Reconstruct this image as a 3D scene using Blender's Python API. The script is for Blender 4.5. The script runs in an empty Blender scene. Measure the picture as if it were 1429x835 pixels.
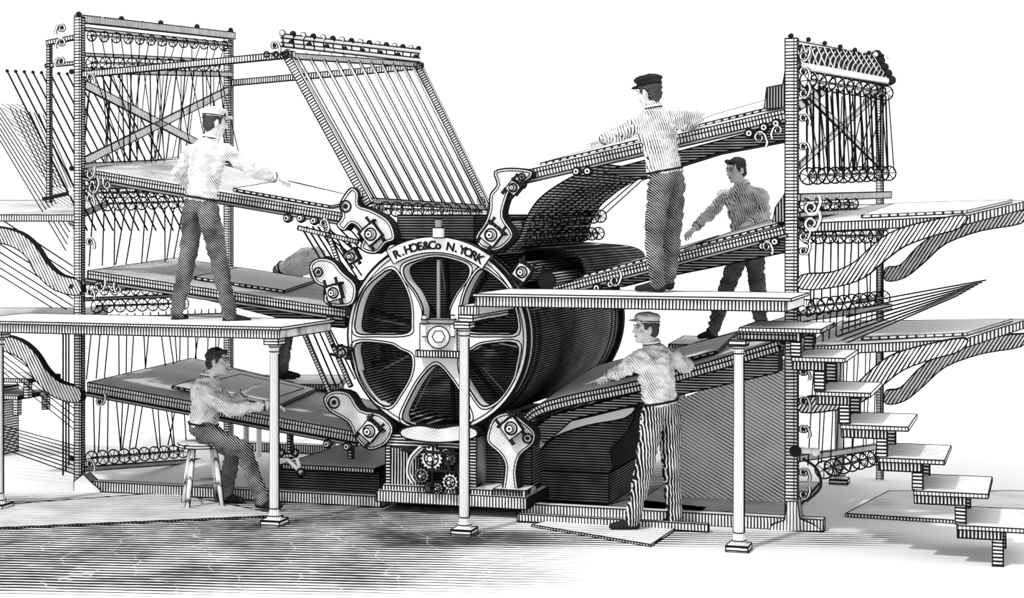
import bpy, math, random
import numpy as np
from mathutils import Vector, Matrix, noise
random.seed(4)
sc=bpy.context.scene
V=Vector
# ------------------------------------------------------------------ press axes; image pixel coordinates cast onto chosen planes
# The press stands yawed 17.5 deg: rr runs along its front, dd into its depth.
F=2394.0; CH=2.57; CD=14.0; CX=714.5; HZ=300.0
rr=V((0.9537,-0.3007,0)); dd=V((0.3007,0.9537,0)); ZZ=V((0,0,1))
O=V((-0.648,0.94,0))
def Yp(px,py,y):
    s=CD+y
    return V(((px-CX)/F*s, y, CH+(HZ-py)/F*s))
def G(px,py,t=0.0):
    u=(px-CX)/F
    s=(t+O.dot(dd)+CD*dd.y)/(u*dd.x+dd.y)
    return V((u*s,-CD+s,CH+(HZ-py)/F*s))
def A(px,t=0.0):
    return (G(px,300,t)-O).dot(rr)
def ML(a,z,t): return V((O.x,O.y,0))+rr*a+dd*t+ZZ*z
def Gz(px,py,z):
    s=(z-CH)*F/(HZ-py)
    return V(((px-CX)/F*s,-CD+s,z))
# ------------------------------------------------------------------ materials
def newmat(name):
    m=bpy.data.materials.new(name); m.use_nodes=True
    nt=m.node_tree; b=nt.nodes['Principled BSDF']
    b.inputs['Roughness'].default_value=0.9
    b.inputs['Specular IOR Level'].default_value=0.05
    return m,nt,b
def flat(name,c,nz=0.06,sc_=6):
    m,nt,b=newmat(name)
    tc=nt.nodes.new('ShaderNodeTexCoord'); n=nt.nodes.new('ShaderNodeTexNoise'); n.inputs['Scale'].default_value=sc_
    nt.links.new(tc.outputs['Object'],n.inputs['Vector'])
    mr=nt.nodes.new('ShaderNodeMapRange'); mr.inputs['To Min'].default_value=c*(1-nz); mr.inputs['To Max'].default_value=min(1,c*(1+nz))
    nt.links.new(n.outputs['Fac'],mr.inputs['Value'])
    cb=nt.nodes.new('ShaderNodeCombineColor')
    for i in range(3): nt.links.new(mr.outputs[0],cb.inputs[i])
    nt.links.new(cb.outputs[0],b.inputs['Base Color'])
    return m
def mth(nt,op,a,b=None,clamp=False):
    n=nt.nodes.new('ShaderNodeMath'); n.operation=op; n.use_clamp=clamp
    for i,x in enumerate((a,b)):
        if x is None: continue
        if isinstance(x,(int,float)): n.inputs[i].default_value=x
        else: nt.links.new(x,n.inputs[i])
    return n.outputs[0]
def nz_(nt,co,scale,det=2):
    n=nt.nodes.new('ShaderNodeTexNoise'); n.inputs['Scale'].default_value=scale; n.inputs['Detail'].default_value=det
    nt.links.new(co,n.inputs['Vector']); return n.outputs['Fac']
def lines(nt,co,dirv,spacing,duty,wob,dutyn,nscale,soft=0.15):
    dp=nt.nodes.new('ShaderNodeVectorMath'); dp.operation='DOT_PRODUCT'
    nt.links.new(co,dp.inputs[0]); dp.inputs[1].default_value=tuple(dirv)
    x=mth(nt,'MULTIPLY',dp.outputs['Value'],1/spacing)
    n1=nz_(nt,co,nscale)
    x=mth(nt,'ADD',x,mth(nt,'MULTIPLY',mth(nt,'SUBTRACT',n1,0.5),wob))
    x=mth(nt,'MULTIPLY',mth(nt,'ABSOLUTE',mth(nt,'SUBTRACT',mth(nt,'FRACT',x),0.5)),2)
    n2=nz_(nt,co,nscale*1.7,3)
    du=mth(nt,'ADD',mth(nt,'MULTIPLY',mth(nt,'SUBTRACT',n2,0.5),dutyn*2),duty)
    v=mth(nt,'ADD',mth(nt,'MULTIPLY',mth(nt,'SUBTRACT',x,du),0.5/soft),0.5,True)
    return v
def hatch(name,dirv,spacing=0.026,duty=0.45,light=0.9,dark=0.012,wob=0.3,dutyn=0.15,nscale=3,dir2=None,duty2=0.3,sp2=None):
    m,nt,b=newmat(name)
    tc=nt.nodes.new('ShaderNodeTexCoord'); co=tc.outputs['Object']
    v=lines(nt,co,V(dirv).normalized(),spacing,duty,wob,dutyn,nscale)
    if dir2 is not None:
        v2=lines(nt,co,V(dir2).normalized(),sp2 or spacing,duty2,wob,dutyn,nscale*1.3)
        v=mth(nt,'MULTIPLY',v,v2)
    val=mth(nt,'ADD',mth(nt,'MULTIPLY',v,light-dark),dark)
    cb=nt.nodes.new('ShaderNodeCombineColor')
    for i in range(3): nt.links.new(val,cb.inputs[i])
    nt.links.new(cb.outputs[0],b.inputs['Base Color'])
    return m
WHITE=flat('chalk_white_iron',0.9,0.02)
PAPER=flat('paper_white',0.94,0.01)
INK=flat('black_ink_edge',0.012)
BLACK=flat('black_iron',0.02,0.4)
GREY=flat('grey_iron',0.3,0.3)
_tc={}
def tick(D,duty=0.45,sp=0.027):
    D=V(D).normalized()
    if D.x<0: D=-D
    k=(round(D.x*4),round(D.y*4),round(D.z*4),duty,sp)
    if k not in _tc: _tc[k]=hatch('ticked_iron_%d'%len(_tc),D,sp,duty-.02,wob=0.5,dutyn=0.2,nscale=5)
    return _tc[k]
DRUM=hatch('engraved_drum_iron',ZZ,0.022,0.88,light=0.6,wob=0.5,dutyn=0.30,nscale=1.4)
DARKV=hatch('dark_vertical_hatch',rr,0.024,0.72,light=0.6,wob=0.5,dutyn=0.2,nscale=2)
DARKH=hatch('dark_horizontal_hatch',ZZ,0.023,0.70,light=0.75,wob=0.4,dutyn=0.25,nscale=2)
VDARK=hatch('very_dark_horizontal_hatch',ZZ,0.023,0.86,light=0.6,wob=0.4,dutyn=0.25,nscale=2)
MIDD=hatch('diagonal_tape_hatch',(0.5,0.1,0.8),0.028,0.28,wob=0.6,dutyn=0.2,nscale=2)
CASTG=hatch('cast_iron_shading',(0.8,.1,-0.6),0.018,0.12,wob=1.0,dutyn=0.45,nscale=3.5)
WOOD=hatch('board_grain',(0.05,1,0.25),0.07,0.16,light=.93,wob=0.9,dutyn=0.35,nscale=1.3)
WOODD=hatch('board_grain_dark',(0.05,1,0.25),0.06,0.34,light=.93,wob=0.9,dutyn=0.4,nscale=1.3)
PLANK=hatch('platform_plank',(0.3,1,0),0.09,0.08,light=.93,wob=0.9,dutyn=0.3,nscale=1.2)
# ------------------------------------------------------------------ builder
def frame(n):
    n=n.normalized(); a=V((0,0,1)) if abs(n.z)<0.9 else V((1,0,0))
    x=n.cross(a).normalized(); return x,n.cross(x).normalized()
class B:
    def __init__(s): s.v=[];s.f=[];s.m=[];s.sm=[];s.mats=[]
    def mi(s,m):
        if m not in s.mats: s.mats.append(m)
        return s.mats.index(m)
    def add(s,vs,fs,mat,smooth=False):
        o=len(s.v); s.v+= [tuple(p) for p in vs]; k=s.mi(mat) if not isinstance(mat,list) else None
        for i,f in enumerate(fs):
            s.f.append(tuple(j+o for j in f)); s.m.append(k if k is not None else s.mi(mat[i])); s.sm.append(smooth)
    def tube(s,pts,r,mat,n=6,closed=False,smooth=True):
        pts=[V(p) for p in pts]; N=len(pts); rs=r if isinstance(r,(list,tuple)) else [r]*N
        vs=[];fs=[];x=None
        for i,p in enumerate(pts):
            if closed: tn=pts[(i+1)%N]-pts[i-1]
            else: tn=pts[min(i+1,N-1)]-pts[max(i-1,0)]
            if tn.length<1e-9: tn=V((0,0,1))
            tn.normalize()
            if x is None: x,y=frame(tn)
            else:
                x=(x-tn*x.dot(tn))
                if x.length<1e-6: x,_=frame(tn)
                x.normalize(); y=tn.cross(x)
            for k in range(n):
                a=2*math.pi*k/n; vs.append(p+(x*math.cos(a)+y*math.sin(a))*rs[i])
        M=N if closed else N-1
        for i in range(M):
            j=(i+1)%N
            for k in range(n):
                l=(k+1)%n; fs.append((i*n+k,i*n+l,j*n+l,j*n+k))
        if not closed:
            fs.append(tuple(range(n-1,-1,-1))); fs.append(tuple((N-1)*n+k for k in range(n)))
        s.add(vs,fs,mat,smooth)
    def ink(s,pts,r=0.0048,closed=False): s.tube(pts,r*1.2,INK,4,closed,False)
    def box8(s,c,mats,ink=0.0045):
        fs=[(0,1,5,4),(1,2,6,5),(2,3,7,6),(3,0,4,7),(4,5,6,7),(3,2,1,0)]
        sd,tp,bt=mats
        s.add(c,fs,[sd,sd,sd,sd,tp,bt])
        if ink:
            for a,b in [(0,1),(1,2),(2,3),(3,0),(4,5),(5,6),(6,7),(7,4),(0,4),(1,5),(2,6),(3,7)]:
                s.ink([c[a],c[b]],ink)
    def beam(s,p0,p1,w,h,mat=None,top=None,ink=0.0045):
        p0=V(p0);p1=V(p1);D=(p1-p0).normalized()
        if mat is None: mat=tick(D)
        vert=abs(D.z)>0.93
        if vert: a=rr.copy(); b=D.cross(a).normalized(); a=b.cross(D).normalized()
        else:
            a=D.cross(ZZ).normalized(); b=a.cross(D).normalized()
        a=a*w/2;b=b*h/2
        c=[p0-a-b,p1-a-b,p1+a-b,p0+a-b,p0-a+b,p1-a+b,p1+a+b,p0+a+b]
        s.box8(c,(DARKH,mat,mat) if vert else (mat,top or WHITE,BLACK),ink)  # shading painted per face: light tops, black undersides, dark post sides
        if vert:
            e=dd*(-h/2-.002)
            s.ink([p0+e+a*.45,p1+e+a*.45],.003)
    def block(s,a0,a1,z0,z1,t0,t1,side=None,top=None,ink=0.0045):
        c=[ML(a0,z0,t0),ML(a1,z0,t0),ML(a1,z0,t1),ML(a0,z0,t1),ML(a0,z1,t0),ML(a1,z1,t0),ML(a1,z1,t1),ML(a0,z1,t1)]
        s.box8(c,(side or tick(rr),top or WHITE,BLACK),ink)  # white top and black underside put light and shade into the colour
    def plate(s,pts,th,mat,side=None,ink=0.005):
        pts=[V(p) for p in pts]; n=len(pts); th=V(th)
        vs=pts+[p+th for p in pts]
        fs=[tuple(range(n)),tuple(range(2*n-1,n-1,-1))]+[(i,(i+1)%n,(i+1)%n+n,i+n) for i in range(n)]
        s.add(vs,fs,[mat,mat]+[side or GREY]*n)
        if ink:
            s.ink(pts,ink,True); s.ink([p+th for p in pts],ink,True)
    def board(s,q,th,surf,edge):
        dn=V((0,0,-th)); c=[p+dn for p in q]+list(q)
        s.box8(c,(edge,surf,DARKH))
    def cyl(s,p0,p1,r0,r1,mat,n=20,cap=None,ink=0.0045):
        p0=V(p0);p1=V(p1);x,y=frame(p1-p0)
        A_=[p0+(x*math.cos(2*math.pi*k/n)+y*math.sin(2*math.pi*k/n))*r0 for k in range(n)]
        B_=[p1+(x*math.cos(2*math.pi*k/n)+y*math.sin(2*math.pi*k/n))*r1 for k in range(n)]
        s.add(A_+B_,[(k,(k+1)%n,(k+1)%n+n,k+n) for k in range(n)],mat,True)
        s.add(A_,[tuple(range(n))],cap or mat); s.add(B_,[tuple(range(n-1,-1,-1))],cap or mat)
        if ink: s.ink(A_,ink,True); s.ink(B_,ink,True)
    def lathe(s,base,axis,prof,mat,n=14,inks=()):
        base=V(base);axis=V(axis).normalized();x,y=frame(axis);vs=[];fs=[]
        for h,r in prof:
            for k in range(n):
                a=2*math.pi*k/n; vs.append(base+axis*h+(x*math.cos(a)+y*math.sin(a))*r)
        for i in range(len(prof)-1):
            for k in range(n):
                l=(k+1)%n; fs.append((i*n+k,i*n+l,(i+1)*n+l,(i+1)*n+k))
        fs.append(tuple(range(n))); fs.append(tuple((len(prof)-1)*n+k for k in range(n)))
        s.add(vs,fs,mat,True)
        for i in inks: s.ink(vs[i*n:(i+1)*n],0.0045,True)
    def ring(s,c,R,r,mat=None,axis=None,n=18,q=5):
        x,y=(rr,ZZ) if axis is None else frame(axis)
        s.tube([V(c)+(x*math.cos(2*math.pi*k/n)+y*math.sin(2*math.pi*k/n))*R for k in range(n)],r,mat or INK,q,True)
    def ball(s,c,r,mat,n=8):
        s.lathe(V(c)-ZZ*r,ZZ,[(r-r*math.cos(math.pi*k/n),max(1e-4,r*math.sin(math.pi*k/n))) for k in range(n+1)],mat,10)
    def spoked(s,c,R,ph=0.0):
        c=V(c); s.ring(c,R,0.007,n=14,q=4)
        for k in range(3):
            a=ph+math.pi*k/3; e=rr*math.cos(a)*R+ZZ*math.sin(a)*R
            s.tube([c-e,c+e],0.0042,INK,4)
        s.ball(c,0.014,BLACK,4)
    def row(s,p0,p1,n,R=0.06,axle=True):
        p0=V(p0);p1=V(p1)
        for i in range(n):
            s.spoked(p0.lerp(p1,i/(n-1)),R,random.random())
        if axle: s.tube([p0,p1],0.009,GREY,6); s.ink([p0+ZZ*.011,p1+ZZ*.011],.004)
    def tapes(s,a0,a1,b0,b1,n,r=0.006,jit=0.0,mat=None):
        for i in range(n):
            f=i/(n-1); j=V((random.uniform(-jit,jit),0,0))
            s.tube([V(a0).lerp(V(a1),f),V(b0).lerp(V(b1),f)+j],r,mat or INK,4)
    def scroll(s,px,py,t,R,sx=1,sy=1,turns=1.4,r=0.011,tail=1.6):
        # wrought scroll: spiral with an outgoing tail, lying in the frame plane
        c=G(px,py,t); pts=[]
        n=int(16*turns)
        for i in range(n+1):
            f=i/n; a=2*math.pi*turns*(1-f); q=R*(.22+.78*f)
            pts.append(c+rr*(math.cos(a)*q*sx)+ZZ*(math.sin(a)*q*sy))
        e=pts[-1]
        for i in range(1,6):
            f=i/5; pts.append(e+rr*(.25*R*math.sin(f*3)*sx)-ZZ*(R*tail*f*sy))
        s.tube(pts,[r*.6+r*.6*i/len(pts) for i in range(len(pts))],WHITE,6)
        o=-dd*.006
        s.ink([p+o+rr*r*.9 for p in pts],.0045); s.ink([p+o-rr*r*.9 for p in pts],.0045)
        s.ball(pts[0],r*1.5,BLACK,5)
    def done(s,name,parent=None):
        me=bpy.data.meshes.new(name); me.from_pydata(s.v,[],s.f)
        for m in s.mats: me.materials.append(m)
        me.polygons.foreach_set('material_index',s.m); me.polygons.foreach_set('use_smooth',s.sm)
        me.update(); ob=bpy.data.objects.new(name,me); sc.collection.objects.link(ob)
        if parent: ob.parent=parent
        return ob
def empty(name,loc=(0,0,0)):
    e=bpy.data.objects.new(name,None); e.empty_display_size=0.3; sc.collection.objects.link(e); return e
def crom(pts,n=5,closed=True):
    out=[];N=len(pts)
    for i in range(N if closed else N-1):
        if closed: p=[pts[(i+k-1)%N] for k in range(4)]
        else: p=[pts[max(0,min(N-1,i+k-1))] for k in range(4)]
        for j in range(n):
            t=j/n
            out.append(tuple(0.5*((2*p[1][c])+(-p[0][c]+p[2][c])*t+(2*p[0][c]-5*p[1][c]+4*p[2][c]-p[3][c])*t*t+(-p[0][c]+3*p[1][c]-3*p[2][c]+p[3][c])*t**3) for c in range(len(pts[0]))))
    if not closed: out.append(tuple(pts[-1]))
    return out
def holed(b,C,outer,holes,t0,th,mat):
    cu=bpy.data.curves.new('tmp','CURVE'); cu.dimensions='2D'; cu.fill_mode='BOTH'; cu.extrude=th/2
    for lp in [outer]+holes:
        sp=cu.splines.new('POLY'); sp.points.add(len(lp)-1)
        for i,(x,y) in enumerate(lp): sp.points[i].co=(x,y,0,1)
        sp.use_cyclic_u=True
    ob=bpy.data.objects.new('tmp',cu); sc.collection.objects.link(ob)
    dg=bpy.context.evaluated_depsgraph_get(); me=bpy.data.meshes.new_from_object(ob.evaluated_get(dg))
    vs=[C+rr*v.co.x+ZZ*v.co.y+dd*(t0+th/2+v.co.z) for v in me.vertices]
    b.add(vs,[tuple(p.vertices) for p in me.polygons],mat)
    bpy.data.objects.remove(ob); bpy.data.meshes.remove(me)
    for lp in [outer]+holes:
        for tt in (t0,t0+th): b.ink([C+rr*x+ZZ*y+dd*tt for x,y in lp],0.0065,True)
# =================================================================== PRESS
press=empty('printing_press')
C=G(612,470,0)
def loc(px,py,t=0.0):
    p=G(px,py,t)-C; return (p.dot(rr),p.z)
R0=0.828
b=B()
def circ(R,n=72,c=(0,0)): return [(c[0]+R*math.cos(2*math.pi*k/n),c[1]+R*math.sin(2*math.pi*k/n)) for k in range(n)]
top=[(568,372),(588,363),(612,359),(636,363),(656,372),(655,388),(640,408),(630,430),(628,450),(596,450),(594,430),(584,408),(569,388)]
lu=[(550,376),(565,394),(575,420),(577,447),(572,464),(530,466),(501,463),(502,434),(512,406),(530,387)]
ll=[(501,479),(545,480),(562,488),(577,497),(576,522),(562,548),(547,566),(527,558),(509,534),(501,508)]
bot=[(612,509),(592,526),(576,553),(565,582),(582,594),(612,600),(642,594),(659,582),(648,553),(632,528)]
mir=lambda L:[(1224-x,y) for x,y in L]
hl=[crom([loc(*p) for p in L],4) for L in (top,lu,ll,bot,mir(lu),mir(ll))]
holed(b,C,circ(R0),hl,-0.06,0.16,WHITE)
for h in hl:
    cx=sum(p[0] for p in h)/len(h); cy=sum(p[1] for p in h)/len(h)
    b.ink([C+rr*(cx+(x-cx)*1.10)+ZZ*(cy+(y-cy)*1.09)+dd*-0.062 for x,y in h],0.0045,True)
b.ink([C+rr*x+ZZ*y+dd*-0.062 for x,y in circ(R0-0.035)],0.004,True)
b.ring(C+dd*-.03,R0+.012,0.012,BLACK,n=72)
b.cyl(C+dd*0.55,C+dd*0.56,0.78,0.78,BLACK,48,VDARK,0)
for k in range(10):
    a=2*math.pi*(k+.5)/10+.05; e=rr*math.cos(a)+ZZ*math.sin(a)
    b.beam(C+e*0.12+dd*0.3,C+e*0.79+dd*0.3,0.022,0.022,BLACK,GREY,0.005)
    e2=rr*math.cos(a+.1)+ZZ*math.sin(a+.1); b.tube([C+e2*0.4+dd*0.34,C+e2*0.79+dd*0.34],.007,GREY,4)
b.cyl(C+dd*-0.02,C+dd*0.5,0.13,0.13,DARKH)
b.done('side_wheel',press)
b=B()
b.lathe(C+dd*.04,dd,[(.52,.55),(.52,.80),(0,.80),(0,.82),(3.16,.82)],DRUM,72,(3,4))
b.cyl(C+dd*3.2,C+dd*3.28,0.86,0.86,BLACK,64,BLACK,0.006)
for t in (0.18,0.3,0.36,2.9,3.05): b.ring(C+dd*t,0.824,0.006,n=64,q=4)
b.done('printing_drum',press)
# hub
b=B()
def blk(x0,x1,y0,y1,t0,t1,side=None,top=None,ink=0.0045):
    a0=A(x0,t0);a1=A(x1,t0);z0=G((x0+x1)/2,y1,t0).z;z1=G((x0+x1)/2,y0,t0).z
    b.block(a0,a1,z0,z1,t0,t1,side,top,ink)
blk(586,638,452,490,-0.16,-0.05,CASTG)
blk(580,643,490,499,-0.2,-0.05,tick(rr,0.6))
blk(594,630,446,452,-0.18,-0.05,GREY)
b.cyl(G(612,471,-0.24),G(612,471,-0.15),0.095,0.095,WHITE,24)
b.cyl(G(612,470,-0.30),G(612,470,-0.2),0.055,0.055,WHITE,6)
for x in (592,632):
    b.cyl(G(x,470,-0.19),G(x,440,-0.19),0.017,0.017,WHITE,10); b.cyl(G(x,452,-0.19),G(x,446,-0.19),0.03,0.03,GREY,6)
b.cyl(G(612,449,-.04),G(612,362,-.02),0.016,0.016,GREY,10)
b.cyl(G(612,332,-.12),G(612,318,-.12),0.05,0.05,WHITE,8)
b.cyl(G(612,318,-.12),G(612,306,-.12),0.03,0.03,GREY,8)
a0,a1=math.radians(121),math.radians(54)
N=24
arc=[(math.cos(a0+(a1-a0)*i/N)*0.872,math.sin(a0+(a1-a0)*i/N)*0.872) for i in range(N+1)]+[(math.cos(a1+(a0-a1)*i/N)*0.735,math.sin(a1+(a0-a1)*i/N)*0.735) for i in range(N+1)]
b.plate([C+rr*x+ZZ*(y)+dd*-0.10 for x,y in arc],dd*0.06,WHITE)
txt="R.HOE&Co N.YORK"
for i,ch in enumerate(txt):
    if ch==' ': continue
    a=math.radians(116-(116-59)*i/(len(txt)-1))
    cu=bpy.data.curves.new('t','FONT'); cu.body=ch; cu.size=0.102; cu.align_x='CENTER'; cu.extrude=0.004; cu.offset=0.003
    ob=bpy.data.objects.new('t',cu); sc.collection.objects.link(ob)
    dg=bpy.context.evaluated_depsgraph_get(); me=bpy.data.meshes.new_from_object(ob.evaluated_get(dg))
    ur=rr*math.cos(a)+ZZ*math.sin(a); ut=rr*math.sin(a)-ZZ*math.cos(a)
    base=C+ur*0.765+dd*-0.106
    b.add([base+ut*v.co.x+ur*v.co.y-dd*v.co.z for v in me.vertices],[tuple(p.vertices) for p in me.polygons],INK)
    bpy.data.objects.remove(ob)
b.done('hub_and_nameplate',press)
# brackets and bearings, impression rollers
b=B()
def pl(L,t,th,mat=None,sm=True,ink=0.006,inner=False):
    P=crom(L,3) if sm else L
    Q=[G(x,y,t) for x,y in P]
    b.plate(Q,dd*th,mat or CASTG,BLACK,ink=ink)
    if inner:
        n=len(P); R=[]
        area=sum(P[i][0]*P[(i+1)%n][1]-P[(i+1)%n][0]*P[i][1] for i in range(n)); sg=1 if area>0 else -1
        for i in range(n):
            ax,ay=P[i-1]; bx,by=P[(i+1)%n]; dx,dy=bx-ax,by-ay; l=math.hypot(dx,dy) or 1
            R.append((P[i][0]-dy/l*3.5*sg,P[i][1]+dx/l*3.5*sg))
        b.ink([G(x,y,t-.002) for x,y in R],.0038,True)
BRK=[([(478,302),(474,286),(484,268),(492,262),(500,270),(500,286),(516,292),(538,304),(548,318),(550,334),(538,340),(524,354),(504,348),(507,332),(500,318),(490,312),(480,322),(470,314)],-0.13),
([(690,240),(712,235),(742,239),(736,252),(716,259),(706,280),(702,303),(716,326),(706,342),(690,350),(670,345),(664,330),(676,312),(683,292),(684,272),(694,258)],-0.13),
([(432,372),(444,361),(464,364),(478,380),(496,398),(492,424),(468,428),(452,420),(455,402),(440,394)],-0.12),
([(452,556),(466,546),(488,550),(503,572),(530,578),(548,596),(540,618),(516,628),(496,612),(486,590),(460,574)],-0.13),
([(690,582),(712,576),(730,588),(746,603),(744,620),(726,636),(720,660),(722,690),(702,690),(705,652),(697,634),(680,618),(681,600)],-0.13)]
for L,t in BRK: pl(L,t,.14,inner=True)
for x,y,R,sx,sy in [(482,288,.05,1,1),(728,247,.03,-1,1),(444,380,.04,1,1),(466,562,.05,1,-1),(736,612,.04,-1,-1)]:
    c=G(x,y,-.14); b.ring(c,R,.008); b.ball(c,R*.45,BLACK,6)
def bearing(px,py,ang,sz=0.15,roll=True,t=-0.2,T=2.9):
    c=G(px,py,t); ca,sa=math.cos(ang),math.sin(ang); u=rr*ca+ZZ*sa; w=-rr*sa+ZZ*ca; h=sz/2
    b.plate([c+u*h+w*h,c-u*h+w*h,c-u*h-w*h,c+u*h-w*h],dd*0.09,WHITE,BLACK,ink=.006)
    b.ring(c-dd*0.003,h*0.72,0.008); b.cyl(c-dd*0.05,c,h*0.42,h*0.42,WHITE,16); b.ball(c-dd*.05,h*.15,BLACK,5)
    for k in (-1,1):
        b.cyl(c+w*h*1.0+u*h*k*.85-w*.005,c+w*(h+0.06)+u*h*k*.85,0.013,0.013,BLACK,8)
        b.cyl(c-w*h*1.0+u*h*k*.85,c-w*(h+0.045)+u*h*k*.85,0.017,0.017,BLACK,8)
    b.plate([c+u*h*1.35+w*h*1.15+dd*.02,c-u*h*1.35+w*h*1.15+dd*.02,c-u*h*1.35+w*h*.95+dd*.02,c+u*h*1.35+w*h*.95+dd*.02],dd*.06,DARKH,BLACK)
    if roll:
        b.cyl(G(px,py,0.03),G(px,py,0.03)+dd*T,sz*0.72,sz*0.72,DARKH,24,BLACK)
bearing(517,327,math.radians(40)); bearing(685,328,math.radians(-38)); bearing(465,409,math.radians(15),0.13)
bearing(515,602,math.radians(-40)); bearing(713,598,math.radians(38)); bearing(728,380,math.radians(-35),0.13)
bearing(763,392,math.radians(-10),0.11,True,0.3,2.3); bearing(478,492,math.radians(80),0.09,False); bearing(716,262,math.radians(-40),0.10,False)
bearing(490,358,math.radians(30),0.10,False)
b.done('bearing_brackets',press)
# pedestal
b=B()
blk(525,735,690,706,-0.25,0.4,tick(rr,0.5),WHITE)
blk(532,728,682,691,-0.2,0.35,tick(rr,0.6),WHITE)
b.plate([G(x,y,-0.1) for x,y in [(538,684),(538,622),(548,606),(575,600),(650,600),(665,612),(665,684),(640,684),(640,628),(598,628),(590,650),(590,684)]],dd*0.35,tick(ZZ,0.62),DARKV)
blk(545,585,625,684,-0.14,-0.08,tick(rr,0.75),WHITE)
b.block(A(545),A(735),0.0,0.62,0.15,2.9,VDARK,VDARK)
pl([(560,600),(585,594),(612,598),(640,594),(664,600),(660,612),(612,618),(566,612)],-0.17,0.1)
random.seed(2)
for x,y,r,m in [(600,640,.07,BLACK),(628,672,.05,WHITE),(597,660,.055,BLACK),(617,650,.06,DARKV),(582,632,.035,WHITE),(640,655,.04,BLACK),(600,680,.045,GREY),(622,632,.035,WHITE),(573,630,.03,BLACK)]:
    b.cyl(G(x,y,-0.25),G(x,y,-0.1),r,r,m,18); b.ring(G(x,y,-0.255),r*0.55,0.006)
    b.ball(G(x,y,-0.26),r*0.25,BLACK,5)
def gear(px,py,t,R,n,mt):
    c=G(px,py,t); L=[]
    for k in range(n*4):
        a=2*math.pi*k/(n*4); q=R if (k%4) in (0,1) else R*.84; L.append(c+rr*math.cos(a)*q+ZZ*math.sin(a)*q)
    b.plate(L,dd*.05,mt,BLACK,ink=.0045); b.ring(c-dd*.002,R*.6,.007); b.cyl(c-dd*.04,c,R*.25,R*.25,WHITE,12)
    for k in range(5):
        a=k*1.2566; e=rr*math.cos(a)+ZZ*math.sin(a); b.ink([c-dd*.003+e*R*.25,c-dd*.003+e*R*.6],.006)
gear(602,640,-.30,.105,16,WHITE); gear(628,673,-.34,.075,12,WHITE); gear(588,664,-.33,.07,12,GREY); gear(626,640,-.26,.07,12,GREY); gear(610,682,-.28,.05,10,WHITE)
b.tube([G(*p,-0.33) for p in crom([(588,625),(574,640),(570,660),(578,675)],4,False)],0.022,WHITE,8)
b.ink([G(*p,-0.352) for p in crom([(588,625),(574,640),(570,660),(578,675)],4,False)])
b.tube([G(*p,-0.33) for p in crom([(640,625),(652,640),(640,655),(645,685)],4,False)],0.014,BLACK,8)
b.tube([G(560,628,-.3),G(640,634,-.3)],0.014,BLACK,8); b.tube([G(585,655,-.3),G(640,660,-.3)],0.012,BLACK,8)
b.tube([G(605,620,-.3),G(602,688,-.3)],0.012,BLACK,8); b.tube([G(622,640,-.3),G(640,690,-.3)],0.012,BLACK,8)
blk(688,734,684,700,-0.2,0.1,tick(rr,0.5),WHITE)
pl([(735,655),(742,612),(760,592),(810,578),(882,568),(876,602),(852,628),(848,662)],0.5,1.6,VDARK)
pl([(752,606),(780,592),(830,580),(884,568),(872,584),(820,594),(775,610),(750,632),(738,645),(738,630)],0.40,0.08,WHITE)
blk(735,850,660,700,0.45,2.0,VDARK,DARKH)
b.done('pedestal_and_gearing',press)
# base rails
b=B()
g=lambda px,t:ML(A(px,t),0.05,t)
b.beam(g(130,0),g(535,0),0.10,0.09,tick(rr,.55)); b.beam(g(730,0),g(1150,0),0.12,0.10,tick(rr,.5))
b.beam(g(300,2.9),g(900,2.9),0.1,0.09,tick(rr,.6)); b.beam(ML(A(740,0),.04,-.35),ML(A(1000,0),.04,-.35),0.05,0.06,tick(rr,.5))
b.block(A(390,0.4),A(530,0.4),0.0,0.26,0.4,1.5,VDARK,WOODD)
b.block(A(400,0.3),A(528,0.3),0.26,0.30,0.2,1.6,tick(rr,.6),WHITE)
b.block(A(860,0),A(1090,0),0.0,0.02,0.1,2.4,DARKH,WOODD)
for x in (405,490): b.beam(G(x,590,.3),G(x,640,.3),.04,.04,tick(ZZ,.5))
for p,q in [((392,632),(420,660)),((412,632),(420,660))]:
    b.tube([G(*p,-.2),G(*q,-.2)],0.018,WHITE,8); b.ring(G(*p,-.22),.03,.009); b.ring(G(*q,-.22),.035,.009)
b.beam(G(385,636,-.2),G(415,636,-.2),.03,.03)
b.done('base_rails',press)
# =================================================================== FEED BOARDS
def feedboard(nm,fr,bk,t1,th,roll,surf=WOOD,sheet=None,undershade=None,scr=()):
    global b
    b=B(); q=[G(*fr[0],0),G(*fr[1],0),G(*bk[1],t1),G(*bk[0],t1)]
    b.board(q,th,surf,tick(q[1]-q[0],0.5))
    up=(q[1]-q[0]).cross(q[3]-q[0]).normalized()
    if up.z<0: up=-up
    b.beam(q[0]-dd*.03-ZZ*(th+.015),q[1]-dd*.03-ZZ*(th+.015),0.03,0.025,GREY)
    b.ink([q[0]-dd*.004-ZZ*th*.4,q[1]-dd*.004-ZZ*th*.4],.004)
    if sheet:
        def at(u,v): return q[0].lerp(q[1],u).lerp(q[3].lerp(q[2],u),v)+up*0.006
        for (u0,v0,u1,v1,sk) in sheet:
            c=[at(u0,v0),at(u1,v0),at(u1+sk,v1),at(u0+sk,v1)]
            b.box8(c+[p+up*0.022 for p in c],(tick((1,1,0),.4,.03),PAPER,PAPER))
    for (u,off) in roll:
        p=q[0].lerp(q[1],u)-ZZ*(th+off)-dd*0.05
        b.ring(p,0.035,0.010); b.cyl(p-dd*.03,p+dd*.06,0.028,0.028,WHITE,12)
        b.ball(p-dd*.035,.011,BLACK,5)
    if undershade:
        t0,L=undershade
        b.plate([G(x,y,t0) for x,y in L],dd*.25,DARKH,BLACK)  # dark hatched plate added as the shadow under the board
    for a in scr: b.scroll(*a)
    return b.done(nm,press)
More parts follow.
